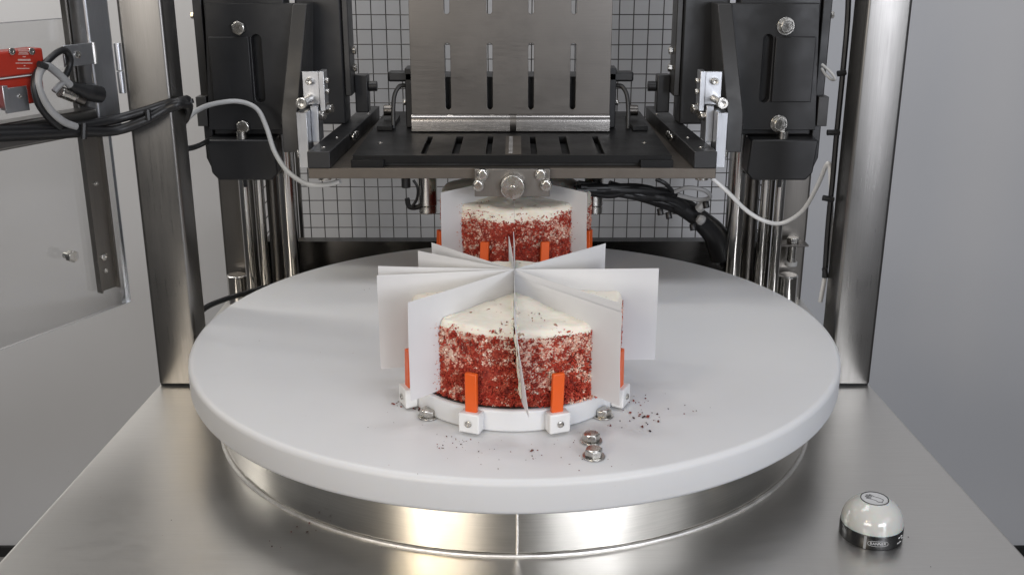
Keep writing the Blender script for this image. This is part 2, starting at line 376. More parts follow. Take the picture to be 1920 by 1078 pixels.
# wire mesh guards
def mesh_panel(name, label, u0, u1, z0, z1, P, sp=.0338, uo=0., zo=0., frame=True):
    pnl = thing(name, P((u0+u1)/2, z0, 0), label, 'wire mesh', 'wire mesh guards')
    g = Geo(); w = .0013
    def wire(a, b):
        a, b = Vector(a), Vector(b); j = lambda: Vector((random.gauss(0, .0005), random.gauss(0, .0003), random.gauss(0, .0005)))
        g.tube([a + (b - a)*(k_/6) + j() for k_ in range(7)], w, 6, 2)
    k = math.ceil((u0-uo)/sp)
    while uo + k*sp <= u1: u = uo + k*sp; wire(P(u, z0, .0016), P(u, z1, .0016)); k += 1
    k = math.ceil((z0-zo)/sp)
    while zo + k*sp <= z1: z = zo + k*sp; wire(P(u0, z, -.0016), P(u1, z, -.0016)); k += 1
    g.build('wire_grid', M['wire'], pnl, kind='stuff')
    for u in (u0, u1):
        f = Geo(); a, b = P(u-.004, z0, -.006), P(u+.004, z1, .006)
        f.box(a[0], b[0], a[1], b[1], a[2], b[2]); f.build('edge_strip', M['post'], pnl)
mesh_panel('wire_mesh_panel', 'square wire mesh guard across the back of the machine', -.523, .523, T + .001, .95, lambda u, z, o: (u, .938 + o, z), uo=-.3992, zo=-.118)
for sx, w in ((-1, 'left'), (1, 'right')):
    mesh_panel('wire_mesh_panel', f'narrow wire mesh guard along the {w} side behind the shafts', .572, .925, T + .001, .95, lambda u, z, o: (sx*.534 + o, u, z), uo=.58, zo=-.118)

# ------------------------------------------------------------------ fasteners
def hexbolt(g, c, d, r, h, phase=.2, washer=1.35, hw=None):
    """hexagon head with a chamfered crown on its washer, base at c pointing along d"""
    c, d = Vector(c), Vector(d).normalized(); hw = r*.22 if hw is None else hw
    return c, d, r, h, phase, washer, hw
def bolt_part(parent, c, d, r, h, phase=.2, washer=1.35, name='bolt', mat='bolt'):
    c, d = Vector(c), Vector(d).normalized(); hw = r * .22
    hd = Geo().cyl(c + d*hw, c + d*(hw + h*.82), r, n=6, phase=phase)
    hd.cyl(c + d*(hw + h*.80), c + d*(hw + h), r*.93, r*.80, n=24)
    o = hd.build(name, M[mat], parent, r*.06)
    if washer: Geo().cyl(c + d*.0002, c + d*hw, r*washer, n=24).build('washer', M[mat], o, r*.05)
    return o
def cap_screw(parent, c, d, r, h, name='cap_screw'):
    c, d = Vector(c), Vector(d).normalized()
    g = Geo(); n = 20; a = d.orthogonal().normalized(); b = d.cross(a)
    prof = [(r*.92, 0), (r, h*.08), (r, h*.85), (r*.88, h), (r*.52, h), (r*.5, h*.55), (.0001, h*.5)]
    vs = []; k = len(prof)
    for i in range(n):
        t = 2*math.pi*i/n
        vs += [c + (a*math.cos(t) + b*math.sin(t))*rr + d*hh for rr, hh in prof]
    fs = [(i*k+q, ((i+1) % n)*k+q, ((i+1) % n)*k+q+1, i*k+q+1) for i in range(n) for q in range(k-1)]
    return g.add(vs, fs).build(name, M['bolt'], parent)

# bolts standing on the turntable
for (px, py, lab, ph) in ((803, 781, 'hex bolt on the turntable peeking out left of the front cake plate', .4),
                          (1130, 780, 'hex bolt on the turntable peeking out right of the front cake plate', .1),
                          (1108, 827, 'duller hex bolt on the turntable, the one closer to the cake plate of the pair', .25),
                          (1113, 856, 'shiny hex bolt on the turntable nearest to the camera', .55)):
    q = atz(px, py, 0); t = thing('hex_bolt', (q.x, q.y, 0), lab, 'bolt', 'hex bolts in the turntable')
    hd = Geo().cyl((q.x, q.y, .0022), (q.x, q.y, .0105), .0112, n=6, phase=ph); hd.cyl((q.x, q.y, .0103), (q.x, q.y, .0118), .0104, .0085, n=24)
    hd.build('head', M['bolt'], t, .0007)
    Geo().cyl((q.x, q.y, .0001), (q.x, q.y, .0022), .0140, n=32).build('washer', M['bolt'], t, .0006)

# ------------------------------------------------------------------ crumbs
RED, DARK, MIDR, PINK, WHITE = (.40,.034,.015), (.20,.016,.008), (.50,.085,.045), (.70,.36,.27), (.86,.72,.60)
_oct = np.array([(1,0,0),(-1,0,0),(0,1,0),(0,-1,0),(0,0,1),(0,0,-1)], float)
_of = np.array([(0,2,4),(2,1,4),(1,3,4),(3,0,4),(2,0,5),(1,2,5),(3,1,5),(0,3,5)])
def crumbs(name, P, size, cols, parent=None, origin=(0,0,0), flat=1.0, label=None, cat=None):
    n = len(P); P = np.asarray(P); size = np.asarray(size); org = np.array(origin)
    V = _oct[None] * (1 + .55 * (rng.random((n, 6, 1)) - .5) * 2) * size[:, None, None] * (1 + .35*(rng.random((n,1,3))-.5)*2)
    A = rng.normal(size=(n, 4)); A /= np.linalg.norm(A, axis=1)[:, None]; w, x, y, z = A.T
    Rm = np.stack([np.stack([1-2*(y*y+z*z), 2*(x*y-z*w), 2*(x*z+y*w)], -1), np.stack([2*(x*y+z*w), 1-2*(x*x+z*z), 2*(y*z-x*w)], -1), np.stack([2*(x*z-y*w), 2*(y*z+x*w), 1-2*(x*x+y*y)], -1)], 1)
    V = np.einsum('nij,nkj->nki', Rm, V); V[:, :, 2] *= flat
    if flat < 1: V[:, :, 2] -= V[:, :, 2].min(1)[:, None]
    V = (V + P[:, None, :] - org) * S
    me = bpy.data.meshes.new(name); Fc = (_of[None] + (np.arange(n) * 6)[:, None, None]).reshape(-1, 3)
    me.from_pydata(V.reshape(-1, 3).tolist(), [], Fc.tolist())
    ca = me.color_attributes.new('col', 'FLOAT_COLOR', 'POINT')
    cc = np.repeat(np.concatenate([np.asarray(cols), np.ones((n, 1))], 1), 6, 0); ca.data.foreach_set('color', cc.astype('f').ravel())
    me.materials.append(M['crumb']); o = bpy.data.objects.new(name, me); C.objects.link(o); ORG[o] = Vector(origin)
    if parent: o.parent = parent; o.location = (Vector(origin) - ORG[parent]) * S
    else: o.location = Vector(origin) * S
    return tag(o, label, cat, kind='stuff')

# ------------------------------------------------------------------ cakes
PZ = .030; BOARD = .0015; CR = .1385; TOPZ = .134
def fbm(x, y, z, o=3): return noise.fractal((x, y, z), 1.0, 2.0, o)
def cake_r(th):
    t = min(1, max(0, th / .72)); return CR * (1 + .085 * t*t*(3-2*t) * (1 if th < .8 else .5))
def make_cake(cy, seed, which, low, crumb_n, topz):
    cake = thing('layer_cake', (0, cy, PZ + BOARD), f'round {which}', 'cake')
    z0 = PZ + BOARD + .0002; H = topz - z0
    cuts = [-180, -137.1, -94.5, -43.4, 0, 42.2, 91.4, 134.1, 180]
    def edge_low(th):      # how far cream comes down over the shoulder
        return low * (1 + 1.2 * max(-.6, fbm(math.cos(th)*2.2 + seed, math.sin(th)*2.2, 1.3)))
    for k in range(8):
        a0, a1 = R(cuts[k]), R(cuts[k+1]); g = Geo(); fine = -50 < (cuts[k]+cuts[k+1])/2 < 50
        nt_ = 56 if fine else 24; ns = 46 if fine else 20; ntop = 26 if fine else 12
        prof = [(r, 0, 0) for r in np.linspace(.004, CR - .008, ntop)] + [(CR - .008 + .008*math.sin(t), .008*(1-math.cos(t)), 1) for t in np.linspace(.25, math.pi/2, 6)] \
             + [(CR, d, 2) for d in np.linspace(.011, H, ns)]
        m_ = len(prof); vs = []; meta = []
        for i in range(nt_ + 1):
            th = a0 + (a1 - a0) * i / nt_; u = (i / nt_ - .5) * 2
            for (r, d, kind) in prof:
                e = Vector((math.sin(th), -math.cos(th), 0)); z = topz - d
                sw = fbm(e.x*r*26 + seed, e.y*r*26, .5, 4) + .8*(.4 - abs(fbm(e.x*r*15 + seed, e.y*r*22, 7.5, 2))); slope = max(0, (r - .08)/.054)
                z += (.0026*sw + .0035*fbm(e.x*r*9, e.y*r*9 + seed, 2, 2)) * (1 if kind < 2 else max(0, 1 - d/.03)) - (.0015*slope*slope if kind < 2 else 0) + (.0020*(1 - (r/CR)**2) + (.006 if abs(th) > .85 else 0)*(1 if d < .02 else 0) if kind < 2 else 0)
                rr = r + (0 if kind == 0 else (.0016*fbm(th*9, z*60, seed, 4) + .0022*fbm(th*3, z*18, seed+3, 2) - .0028*(d/H)*(1 if kind==2 else 0)))
                p_ = e * rr * (cake_r(th) / CR)
                off = .0011 if cy < 0 else .0002; tn = Vector((math.cos(th), math.sin(th), 0))
                if i == 0: p_ += tn * off
                if i == nt_: p_ -= tn * off
                vs.append(Vector((p_.x, cy + p_.y, z)))
        fs = []; mi = []
        for i in range(nt_):
            th = a0 + (a1 - a0) * (i + .5) / nt_; lim = edge_low(th)
            for q in range(m_ - 1):
                fs.append((i*m_+q, i*m_+q+1, (i+1)*m_+q+1, (i+1)*m_+q)); d = prof[q][1]; kd = prof[q][2]
                mi.append(1 if (kd == 2 and d > lim + .006*noise.noise((th*40, d*300, seed))) or (kd == 1 and d > .006 and fbm(th*14, d*80, seed, 2) > .25) else 0)
        g.add(vs, fs); g.m = mi
        # cut faces and base
        n0 = len(g.v); c0 = Vector((0, cy, z0)); mid = R((cuts[k]+cuts[k+1])/2); c0 += Vector((math.sin(mid), -math.cos(mid), 0)) * .004
        g.v.append(c0)
        g.f.append(tuple([n0] + list(range(m_-1, -1, -1)))); g.m.append(1)
        g.f.append(tuple([n0] + [nt_*m_ + q for q in range(m_)])); g.m.append(1)
        g.f.append(tuple([n0] + [i*m_ + m_-1 for i in range(nt_+1)])); g.m.append(1)
        g.f.append(tuple([n0] + [i*m_ for i in range(nt_, -1, -1)])); g.m.append(0)
        g.build('slice', [M['frost'], M['coat']], cake, smooth=60, origin=(0, cy, z0))
    if cy < 0:
        for a_ in cuts[:-1]:
            e = Vector((math.sin(R(a_)), -math.cos(R(a_)), 0)); tn = Vector((math.cos(R(a_)), math.sin(R(a_)), 0))
            for sg in (-1, 1):
                pts = [Vector((0, cy, topz + .0016*(1 - r_/.14) + .0012*fbm(r_*60, a_, sg, 2))) + e*r_ + tn*sg*.0022 for r_ in np.linspace(.012, cake_r(R(a_)) - .006, 26)]
                Geo().tube(pts, lambda t, k=a_*3 + sg: max(.0005, .0016 + .0022*fbm(t*7, k, 2, 3)), 7, 2).build('frosting_ridge', M['frost'], cake, smooth=80)
    # crumb coating
    P, sz, cl = [], [], []
    tries = 0
    while len(P) < crumb_n and tries < crumb_n * 6:
        tries += 1
        th = random.uniform(-1.75, 1.75) if random.random() < .9 else random.uniform(-math.pi, math.pi)
        d = random.random() ** .9 * H; f = d / H
        big = fbm(th*3.0 + seed, d*30, 4.2, 3); blot = fbm(th*6.5, d*60, seed + 9, 2)
        cov = .42 + .9*f + .7*big
        lim = edge_low(th)
        if d < lim: cov = .05 if d < lim*.6 else .22
        if d < .004: cov *= .6
        if random.random() > cov: continue
        e = Vector((math.sin(th), -math.cos(th), 0)); r = cake_r(th) - .0018*f + random.uniform(-.001, .0018) - (.004 if d < .008 else 0)
        P.append((e.x*r, cy + e.y*r, topz - d)); s_ = random.uniform(.0007, .0016) * (1.25 if random.random() < .12 else 1)
        clump = fbm(th*15 + seed, d*110, 3.1, 2) + .12*random.gauss(0, 1)
        q = random.random() * .25 + .75 * min(1, max(0, .5 - 1.15*clump)); wl = min(.72, max(.04, .56 - .50*f - .75*big - .45*blot))
        col = WHITE if q < wl*.38 else PINK if q < wl else MIDR if q < wl + (1-wl)*.35 else DARK if q > 1 - (1-wl)*max(.03, .12 + .5*blot) else RED
        j = random.uniform(.8, 1.2); sz.append(s_); cl.append(tuple(min(1, x*j) for x in col))
    for _ in range(int(crumb_n * .012)):      # specks fallen on the frosting
        th = random.uniform(-math.pi, math.pi); r = CR * math.sqrt(random.uniform(.15, .98)); 
        if fbm(math.sin(th)*r*30, math.cos(th)*r*30, seed, 2) < .05: continue
        P.append((math.sin(th)*r, cy - math.cos(th)*r, topz + .0008 + .0020*(1 - (r/CR)**2) + .002*fbm(math.sin(th)*r*26 + seed, -math.cos(th)*r*26, .5, 4) - .003*max(0,(r-.08)/.054)**2)); sz.append(random.uniform(.0006, .0017))
        cl.append(random.choice([(.20,.07,.035), (.13,.035,.02), (.3,.12,.06)]))
    for (ca_, sg) in ((-43.4, 1), (42.2, -1)):      # crumbs stuck to the sheets where they leave the cake
        for _ in range(70):
            r = cake_r(R(ca_)) + abs(random.gauss(0, .006)); z = random.uniform(z0, topz)
            if random.random() < (z - z0)/H * .7: continue
            e = Vector((math.sin(R(ca_)), -math.cos(R(ca_)), 0)); tn = Vector((math.cos(R(ca_)), math.sin(R(ca_)), 0)) * sg * .0014
            P.append((e.x*r + tn.x, cy + e.y*r + tn.y, z)); sz.append(random.uniform(.0004, .0010)); cl.append(random.choice([RED, MIDR, PINK, PINK]))
    crumbs('crumb_coating', P, sz, cl, cake, (0, cy, z0))
    Geo().lathe([(.002, PZ + .0001), (.1405, PZ + .0001), (.1405, PZ + BOARD), (.002, PZ + BOARD)], 96, (0, cy, 0)).build('cake_board', M['board'], cake)
    return cake

def make_plate(cy, which, angs):
    t = thing('cake_plate', (0, cy, 0), f'white round plate with orange strip clips under the {which} cake', 'cake plate', 'cake plates on the turntable')
    pr_ = [(.002, .0004)] + arc(.1425, .0044, .004, -90, 0, 5) + arc(.1435, PZ - .003, .003, 0, 90, 5) + [(.002, PZ)]
    Geo().lathe(pr_, 120, (0, cy, 0)).build('plate', M['plate'], t, smooth=50)
    for i, a in enumerate(angs):
        e = Vector((math.sin(R(a)), -math.cos(R(a)), 0)); tn = Vector((math.cos(R(a)), math.sin(R(a)), 0)); z = Vector((0,0,1)); c0 = Vector((0, cy, 0))
        b = Geo().obox(c0 + e*.1552 + z*.0160, tn, e, z, .0140, .0086, .0130).build('clip_block', M['clip'], t, .002, 3)
        cap_screw(b, c0 + e*.1637 + z*.0155, e, .0042, .0022, 'screw')
        lean = Vector((random.uniform(-.04,.04), 0, 0))
        zz = (z + tn*random.uniform(-.05,.05) - e*.02).normalized()
        Geo().obox(c0 + e*.1530 + z*.0530, tn, e, zz, .0078, .0034, .0265).build('orange_strip', M['orange'], t, .0012)
    return t

def divider(cy, ang, L, label, group, leaves, z1=.1698, z0=.0385):
    """milky sheets standing in the cut: leaves = (extra angle, length, curl at foot, top drop)"""
    e0 = Vector((math.sin(R(ang)), -math.cos(R(ang)), 0))
    t = thing('divider_sheet', (0, cy, z0), label, 'divider', group)
    for (da, Lk, curl, drop) in leaves:
        a = R(ang + da); e = Vector((math.sin(a), -math.cos(a), 0)); tn = Vector((math.cos(a), math.sin(a), 0))
        g = Geo(); nu, nv = 14, 8; th = .0005; vs = []
        for side in (-1, 1):
            for i in range(nu + 1):
                for j in range(nv + 1):
                    u, v = i/nu, j/nv
                    r = .0015 + u * (Lk - .0015)
                    off = curl * u**2.6 * (1 - v)**1.2 + .0016*math.sin(u*3 + ang) * u + .0007*math.sin(v*5 + ang*2)*u
                    if u < .1: off *= u*10
                    vs.append(Vector((0, cy, 0)) + e*r + tn*(off + side*th/2 + (da/abs(da)*.0008 if da else 0)) + Vector((0, 0, z0 + (z1 - drop - z0)*v)))
        n1 = (nu+1)*(nv+1); fs = []
        ix = lambda i, j: i*(nv+1)+j
        for i in range(nu):
            for j in range(nv):
                q = (ix(i,j), ix(i+1,j), ix(i+1,j+1), ix(i,j+1)); fs += [q, tuple(n1 + k for k in q[::-1])]
        for i in range(nu):
            for j in (0, nv): fs.append((ix(i,j), ix(i+1,j), n1+ix(i+1,j), n1+ix(i,j)))
        for j in range(nv):
            for i in (0, nu): fs.append((ix(i,j), ix(i,j+1), n1+ix(i,j+1), n1+ix(i,j)))
        g.add(vs, fs).build('sheet', M['sheet'], t, smooth=50)

CY1, CY2 = -.2285, .370
make_plate(CY1, 'front', [-20.5, 20.5, -65, 65, -112, 112, -158, 158])
make_cake(CY1, 1.7, 'red crumb coated cake with white frosting in front, cut in slices by divider sheets', .006, 24000, .1345)
GF = 'divider sheets in the front cake'
divider(CY1, 0, .186, 'milky divider sheet in the front cake pointing straight at the camera', GF, [(0, .183, .0175, 0)])
divider(CY1, -43.4, .188, 'milky divider sheet in the front cake pointing to the front left', GF, [(0, .188, -.002, 0)])
divider(CY1, 42.2, .192, 'milky divider sheet in the front cake pointing to the front right', GF, [(0, .191, .004, 0), (-2.0, .199, .002, .008)])
divider(CY1, -94.5, .185, 'pair of milky divider sheets in the front cake pointing to the left', GF, [(0, .185, 0, 0), (12.6, .183, .003, 0)])
divider(CY1, 91.4, .194, 'milky divider sheet in the front cake pointing to the right', GF, [(0, .194, -.003, 0)])
divider(CY1, -137.1, .178, 'pair of milky divider sheets in the front cake pointing to the back left', GF, [(0, .178, 0, 0), (14.2, .163, 0, 0)])
divider(CY1, 134.1, .183, 'milky divider sheet in the front cake pointing to the back right', GF, [(0, .183, 0, 0), (-.8, .172, 0, .001)])
divider(CY1, 180, .192, 'pair of milky divider sheets in the front cake pointing to the back cake', GF, [(0, .192, .002, 0), (2.1, .168, .003, .001)])
cake_front = bpy.data.objects['layer_cake']
for sg, r0, k0 in ((-1, .003, 3.0), (-1, .012, 8.0), (1, .003, 5.0)):      # frosting smeared down the front sheet
    pts = []
    for v_ in np.linspace(.08, .70, 22):
        rr = CR + r0 + .003*fbm(v_*6, k0, 1, 2); u_ = rr / .183
        pts.append((.0175 * u_**2.6 * (1 - v_)**1.2 + sg*.0012, CY1 - rr, .0385 + .1313*v_))
    Geo().tube(pts, lambda t, k=k0: max(.0003, .0009 + .0022*fbm(t*6, k, 4, 3)), 7, 2).build('frosting_smear', M['frost'], cake_front, smooth=80)
make_plate(CY2, 'back', [-20.5, 20.5, -65, 65])
make_cake(CY2, 8.3, 'red crumb coated cake with smeared white frosting at the back under the cutter', .024, 12000, .139)
GB = 'divider sheets in the back cake'
divider(CY2, -43.4, .187, 'milky divider sheet left of the back cake', GB, [(0, .187, -.002, .003)])
divider(CY2, 42.2, .187, 'milky divider sheet right of the back cake', GB, [(0, .187, .004, .003)])

# crumbs dropped on the turntable and on the table
def scatter(spots):
    P, sz, cl = [], [], []
    for (px, py, spx, spy, n, s0, s1) in spots:
        for _ in range(n):
            q = atz(px + random.gauss(0, spx), py + random.gauss(0, spy), SZ); 
            P.append((q.x, q.y, SZ)); sz.append(random.uniform(s0, s1)); cl.append(random.choice([DARK, (.10,.02,.012), (.03,.012,.01), (.16,.03,.02), (.05,.02,.015)]))
    return P, sz, cl
SZ = .0002
P, sz, cl = scatter([(768, 752, 11, 6, 26, .0006, .0019), (757, 757, 10, 5, 16, .0007, .0020), (782, 766, 9, 4, 10, .0008, .0018), (850, 830, 24, 9, 22, .0004, .0012), (700, 790, 60, 20, 10, .0003, .0008), (1003, 847, 12, 6, 9, .0005, .0015), (965, 845, 60, 16, 14, .0004, .0008),
                     (1190, 748, 14, 7, 10, .0007, .0018), (1205, 782, 20, 12, 16, .0010, .0028), (1225, 765, 40, 14, 12, .0005, .0014), (1100, 850, 22, 20, 12, .0004, .0010), (1150, 797, 20, 6, 5, .0006, .0014),
                     (980, 860, 220, 30, 14, .0003, .0006), (600, 700, 140, 60, 9, .0003, .0006), (1300, 772, 30, 6, 4, .0005, .0012), (1000, 848, 2, 1, 1, .002, .0026), (690, 545, 4, 3, 2, .0006, .0009)])
crumbs('cake_crumbs', P, sz, cl, None, (0, -.4, 0), .7, 'dark red crumbs scattered on the turntable around the front cake', 'crumbs')
SZ = T + .0002
P, sz, cl = scatter([(600, 990, 26, 6, 9, .0006, .0018), (510, 1020, 8, 5, 4, .0004, .0011), (1590, 1000, 14, 12, 3, .0006, .0012), (1700, 1030, 40, 25, 3, .0005, .001), (240, 960, 90, 40, 4, .0004, .0008), (720, 1027, 30, 2, 5, .0004, .001)])
crumbs('table_crumbs', P, sz, cl, None, (0, -.5, T), .7, 'few crumbs fallen on the steel table beside the drum', 'crumbs')

# ------------------------------------------------------------------ touch button
bq = atz(1632, 1001, T); BX, BY = bq.x, bq.y; BR = .0385
bt = thing('touch_button', (BX, BY, T), 'white domed touch button with a hand symbol on the steel table', 'button')
base = Geo().lathe([(.002, T + .0003), (BR*.995, T + .0003), (BR, T + .002), (BR, T + .0175), (BR*.98, T + .0188), (.002, T + .0188)], 72, (BX, BY, 0)).build('base_ring', M['btnblack'], bt)
dm = [(BR*.985, T + .0190)] + [(BR*.985*math.cos(t)**.85, T + .0190 + .0335*math.sin(t)) for t in np.linspace(.06, 1.02, 14)]
rt, zt = .0185, dm[-1][1] + .0028
dm = [(r, z) for r, z in dm if r > rt + .001] + [(rt + .0008, zt - .0009), (rt, zt - .0003), (rt*.6, zt), (.001, zt)]
Geo().lathe(dm, 72, (BX, BY, 0)).build('dome', M['dome'], bt, smooth=60)
lb = Geo().lathe([(.001, zt + .0002), (rt*.93, zt - .0001), (rt*.93, zt + .0003), (.001, zt + .0006)], 60, (BX, BY, 0)).build('symbol_label', M['dometop'], bt)
g = Geo(); ring = [(BX + rt*.90*math.cos(t), BY + rt*.90*math.sin(t), zt + .0005) for t in np.linspace(0, 2*math.pi, 49)]
g.tube(ring, .0006, 6, 1); g.build('symbol_ring', M['ink'], lb)
hand = [(.55,-.55),(.68,-.1),(.42,.12),(.18,.22),(-.02,.30),(-.30,.62),(-.40,.56),(-.16,.22),(-.55,.55),(-.64,.46),(-.26,.10),(-.68,.30),(-.74,.20),(-.28,-.04),(-.66,.02),(-.68,-.08),(-.18,-.20),(.08,-.36),(.22,-.56),(.55,-.55)]
ca, sa = math.cos(R(-12)), math.sin(R(-12))
hp = [(BX + rt*.82*(x*ca - y*sa), BY + rt*.82*(x*sa + y*ca), zt + .0006) for x, y in hand]
Geo().tube(hp, .00034, 5, 1).build('hand_symbol', M['ink'], lb)
def text_mesh(body, size):
    cu = bpy.data.curves.new('t', 'FONT'); cu.body = body; cu.size = size; cu.align_x = 'CENTER'; cu.align_y = 'CENTER'
    ob = bpy.data.objects.new('t', cu); C.objects.link(ob); dg = bpy.context.evaluated_depsgraph_get()
    me = bpy.data.meshes.new_from_object(ob.evaluated_get(dg)); v = [tuple(q.co) for q in me.vertices]; f = [tuple(q.vertices) for q in me.polygons]
    bpy.data.objects.remove(ob); bpy.data.curves.remove(cu); bpy.data.meshes.remove(me); return v, f
tv, tf = text_mesh('BANNER', .0050)
def wrap(x, z, a0): 
    a = a0 + x / BR; return (BX + (BR + .0003)*math.sin(a), BY - (BR + .0003)*math.cos(a), T + .0095 + z)
Geo().add([wrap(x, y, -.10) for x, y, _ in tv], tf).build('lettering', M['inkw'], base, recalc=False)
g = Geo().tube([wrap(x*.0125, z*.0034, -.10) for x, z in ((-1,0),(-.8,.8),(0,1),(.8,.8),(1,0),(.8,-.8),(0,-1),(-.8,-.8),(-1,0))], .0002, 5, 4); g.build('lettering_frame', M['inkw'], base)
g = Geo()
for a, z in ((.70, .003), (.82, .004), (.66, -.004), (.78, -.0035), (.9, .0)): g.tube([wrap(-.0018, z, a), wrap(0, z + .0012, a), wrap(.0018, z, a)], .0005, 5, 4)
g.build('side_print', M['inkw'], base)
a = -.50; Geo().add([wrap(-.0016, -.0088, a), wrap(.0016, -.0088, a), wrap(.0016, .0085, a), wrap(-.0016, .0085, a)], [(0,1,2,3)]).build('grey_stripe', M['cablegrey'], base, recalc=False)

# ------------------------------------------------------------------ cutter bed
DX = -.004
bed = thing('cutter_bed', (DX, .45, .199), 'dark metal cutter bed with slots and side rails above the back cake', 'cutter bed')
Geo().box(DX-.349, DX+.349, .200, .72, .1990, .2170).build('lower_plate', M['bedlow'], bed, .0012)
slots = [(-.1625,-.1525),(-.109,-.0955),(-.050,-.0395),(.0285,.0395),(.0825,.0965),(.1455,.156)]
outer = [(DX-.274, .214), (DX+.274, .214), (DX+.274, .70), (DX-.274, .70)]
plate2d('top_plate', outer, [[(a, .228), (b, .228), (b, .395), (a, .395)] for a, b in slots], .0135, M['bed'], 'z', .2230, bed, .0006)
Geo().box(DX-.268, DX+.268, .222, .70, .2172, .2228).build('gap_fill', M['gap'], bed)  # black slab filling the gap between lower and top plate
for sx in (-1, 1):
    Geo().box(DX+sx*.276, DX+sx*.2200, .206, .2135, .2150, .2300).build('end_stop', M['bed'], bed, .0008)
    rl = Geo().prism([(DX+sx*.349, .199), (DX+sx*.310, .199), (DX+sx*.288, .715), (DX+sx*.322, .715)], 'z', .2172, .2460).build('side_rail', M['black'], bed, .0015)
    for y in (.235, .33, .6): cap_screw(rl, (DX + sx*(.329 - .04*(y-.2)/.5), y, .2461), (0,0,1), .0042, .0012, 'rail_screw')
    for y, z in ((.375, .2375), (.40, .2375)): bolt_part(bed, (DX+sx*(.2985), y, .2405), (-sx*.8, -.6, 0), .0075, .008, .3, 0, 'clamp_bolt')
    cap_screw(bed, (DX+sx*.2400, .33, .2367), (0,0,1), .005, .0008, 'bed_screw')
    Geo().box(DX+sx*.232, DX+sx*.262, .46, .60, .2367, .2450).build('guide_block', M['bed'], bed, .001)
Geo().box(DX-.012, DX+.016, .222, .40, .2366, .2372).build('centre_scale', M['bedlow'], bed)
g = Geo()
for i in range(14): g.box(DX-.006, DX+.001, .232 + i*.012, .2335 + i*.012, .2373, .2376)
g.build('scale_marks', M['inkw'], bed)
br = thing('knife_bracket', (DX, .18, .171), 'grey bracket plate with four bolts and a round knob over the back cake', 'bracket')
Geo().box(-.0680, .0604, .184, .1985, .1712, .2190).build('bracket_plate', M['darksteel'], br, .001)
for px, py in ((905,327),(897,347),(1014,327),(1024,347)):
    q = at(px, py, .182); o = Geo().cyl((q.x, .1838, q.z), (q.x, .1755, q.z), .0098, n=24); o.cyl((q.x, .1756, q.z), (q.x, .1735, q.z), .0092, .0070, n=24)
    o.build('round_bolt', M['bolt'], br, .0006)
q = at(961, 353, .165)
kb = Geo().cyl((q.x, .1838, q.z), (q.x, .168, q.z), .0205, n=48).build('knob', M['bolt'], br, .0014, 3)
cap_screw(kb, (q.x, .1679, q.z), (0,-1,0), .0042, .0012, 'knob_screw')
Geo().cyl((q.x, .186, q.z), (q.x, .1839, q.z), .0225, n=40).build('knob_washer', M['steelx'], br, .0005)

# slotted guide plate
PX = -.0073
sp = thing('slotted_plate', (PX, .45, .2368), 'tall slotted stainless plate standing on the cutter bed', 'metal plate')
holes = []
for x in (-.1262, -.0467, .0315, .1110):
    holes += [rslot(x, .279, .403, .0105), rslot(x, .456, .585, .0105)]
plate2d('plate', [(PX-.1895, .2700), (PX+.1895, .2700), (PX+.1895, .72), (PX-.1895, .72)], holes, .004, M['steelx'], 'y', .448, sp, .0007)
pf = [(.4520, .2702), (.4490, .2704), (.4452, .2694), (.4418, .2666), (.4396, .2625), (.4388, .2570), (.4385, .2392), (.4395, .2385), (.4410, .2392), (.4413, .2565), (.4420, .2612), (.4440, .2648), (.4465, .2666), (.4520, .2668)]
for a, b in ((PX-.1895, -.0085), (.0035, PX+.1895)): Geo().prism(pf, 'x', a, b).build('bent_lip', M['lip'], sp, smooth=35)
Geo().prism([(y + .001, z) for y, z in pf], 'x', -.0084, .0034).build('lip_joint', M['steelx'], sp, smooth=60)
hb = thing('pusher_head', (PX, .5, .2368), 'black pusher block with side handles behind the slotted plate', 'pusher block')
Geo().box(PX-.1885, PX+.1885, .475, .56, .2370, .338).build('block', M['black'], hb, .002)
for sx in (-1, 1):
    Geo().box(PX+sx*.189, PX+sx*.238, .49, .52, .326, .345).build('handle_bar', M['black'], hb, .004)
    Geo().box(PX+sx*.189, PX+sx*.205, .49, .54, .237, .352).build('cheek', M['black'], hb, .002)
    Geo().tube([(PX+sx*.206, .50, .318), (PX+sx*.217, .496, .316), (PX+sx*.226, .49, .300), (PX+sx*.229, .485, .27), (PX+sx*.229, .48, .2372)], .0042, 10, 6).build('bent_pin', M['blackedge'], hb)
    cap_screw(hb, (PX+sx*.2052, .505, .285), (sx, -.3, 0), .006, .006)
    Geo().cyl((PX+sx*.255, .55, .262), (PX+sx*.238, .55, .262), .011, n=20).build('roller', M['steelx'], hb, .001)

# sensors and cylinders hanging under the bed
for sx, w, px0 in ((-1, 'left', 801), (1, 'right', 1114)):
    c = at(px0, 340, .42)
    cy_ = thing('air_cylinder', (c.x, .42, .08), f'steel cylinder hanging under the cutter bed on the {w} of the back cake', 'cylinder', 'cylinders under the bed')
    Geo().cyl((c.x, .42, .1985), (c.x, .42, .100), .0185, n=28).build('barrel', M['rod'], cy_, .001)
    Geo().cyl((c.x, .42, .0998), (c.x, .42, .0835), .0172, n=28).build('end_cap', M['bolt'], cy_, .002)
    Geo().box(c.x-.05, c.x+.05, .39, .45, .172, .1985).build('mount_block', M['black'], cy_, .002)
sq = at(760, 345, .42)
se = thing('sensor_block', (sq.x, .42, .13), 'small black sensor with a curled lead under the cutter bed', 'sensor')
Geo().box(sq.x-.022, sq.x+.020, .40, .43, .166, .1985).build('body', M['black'], se, .002)
Geo().cyl((sq.x+.002, .413, .1655), (sq.x+.002, .413, .135), .009, n=14).build('plug', M['black'], se, .001)
Geo().tube([at(763,372,.41), at(768,388,.41), at(785,388,.41), at(793,380,.41)], .005, 8).build('plug_lead', M['rubber'], se)
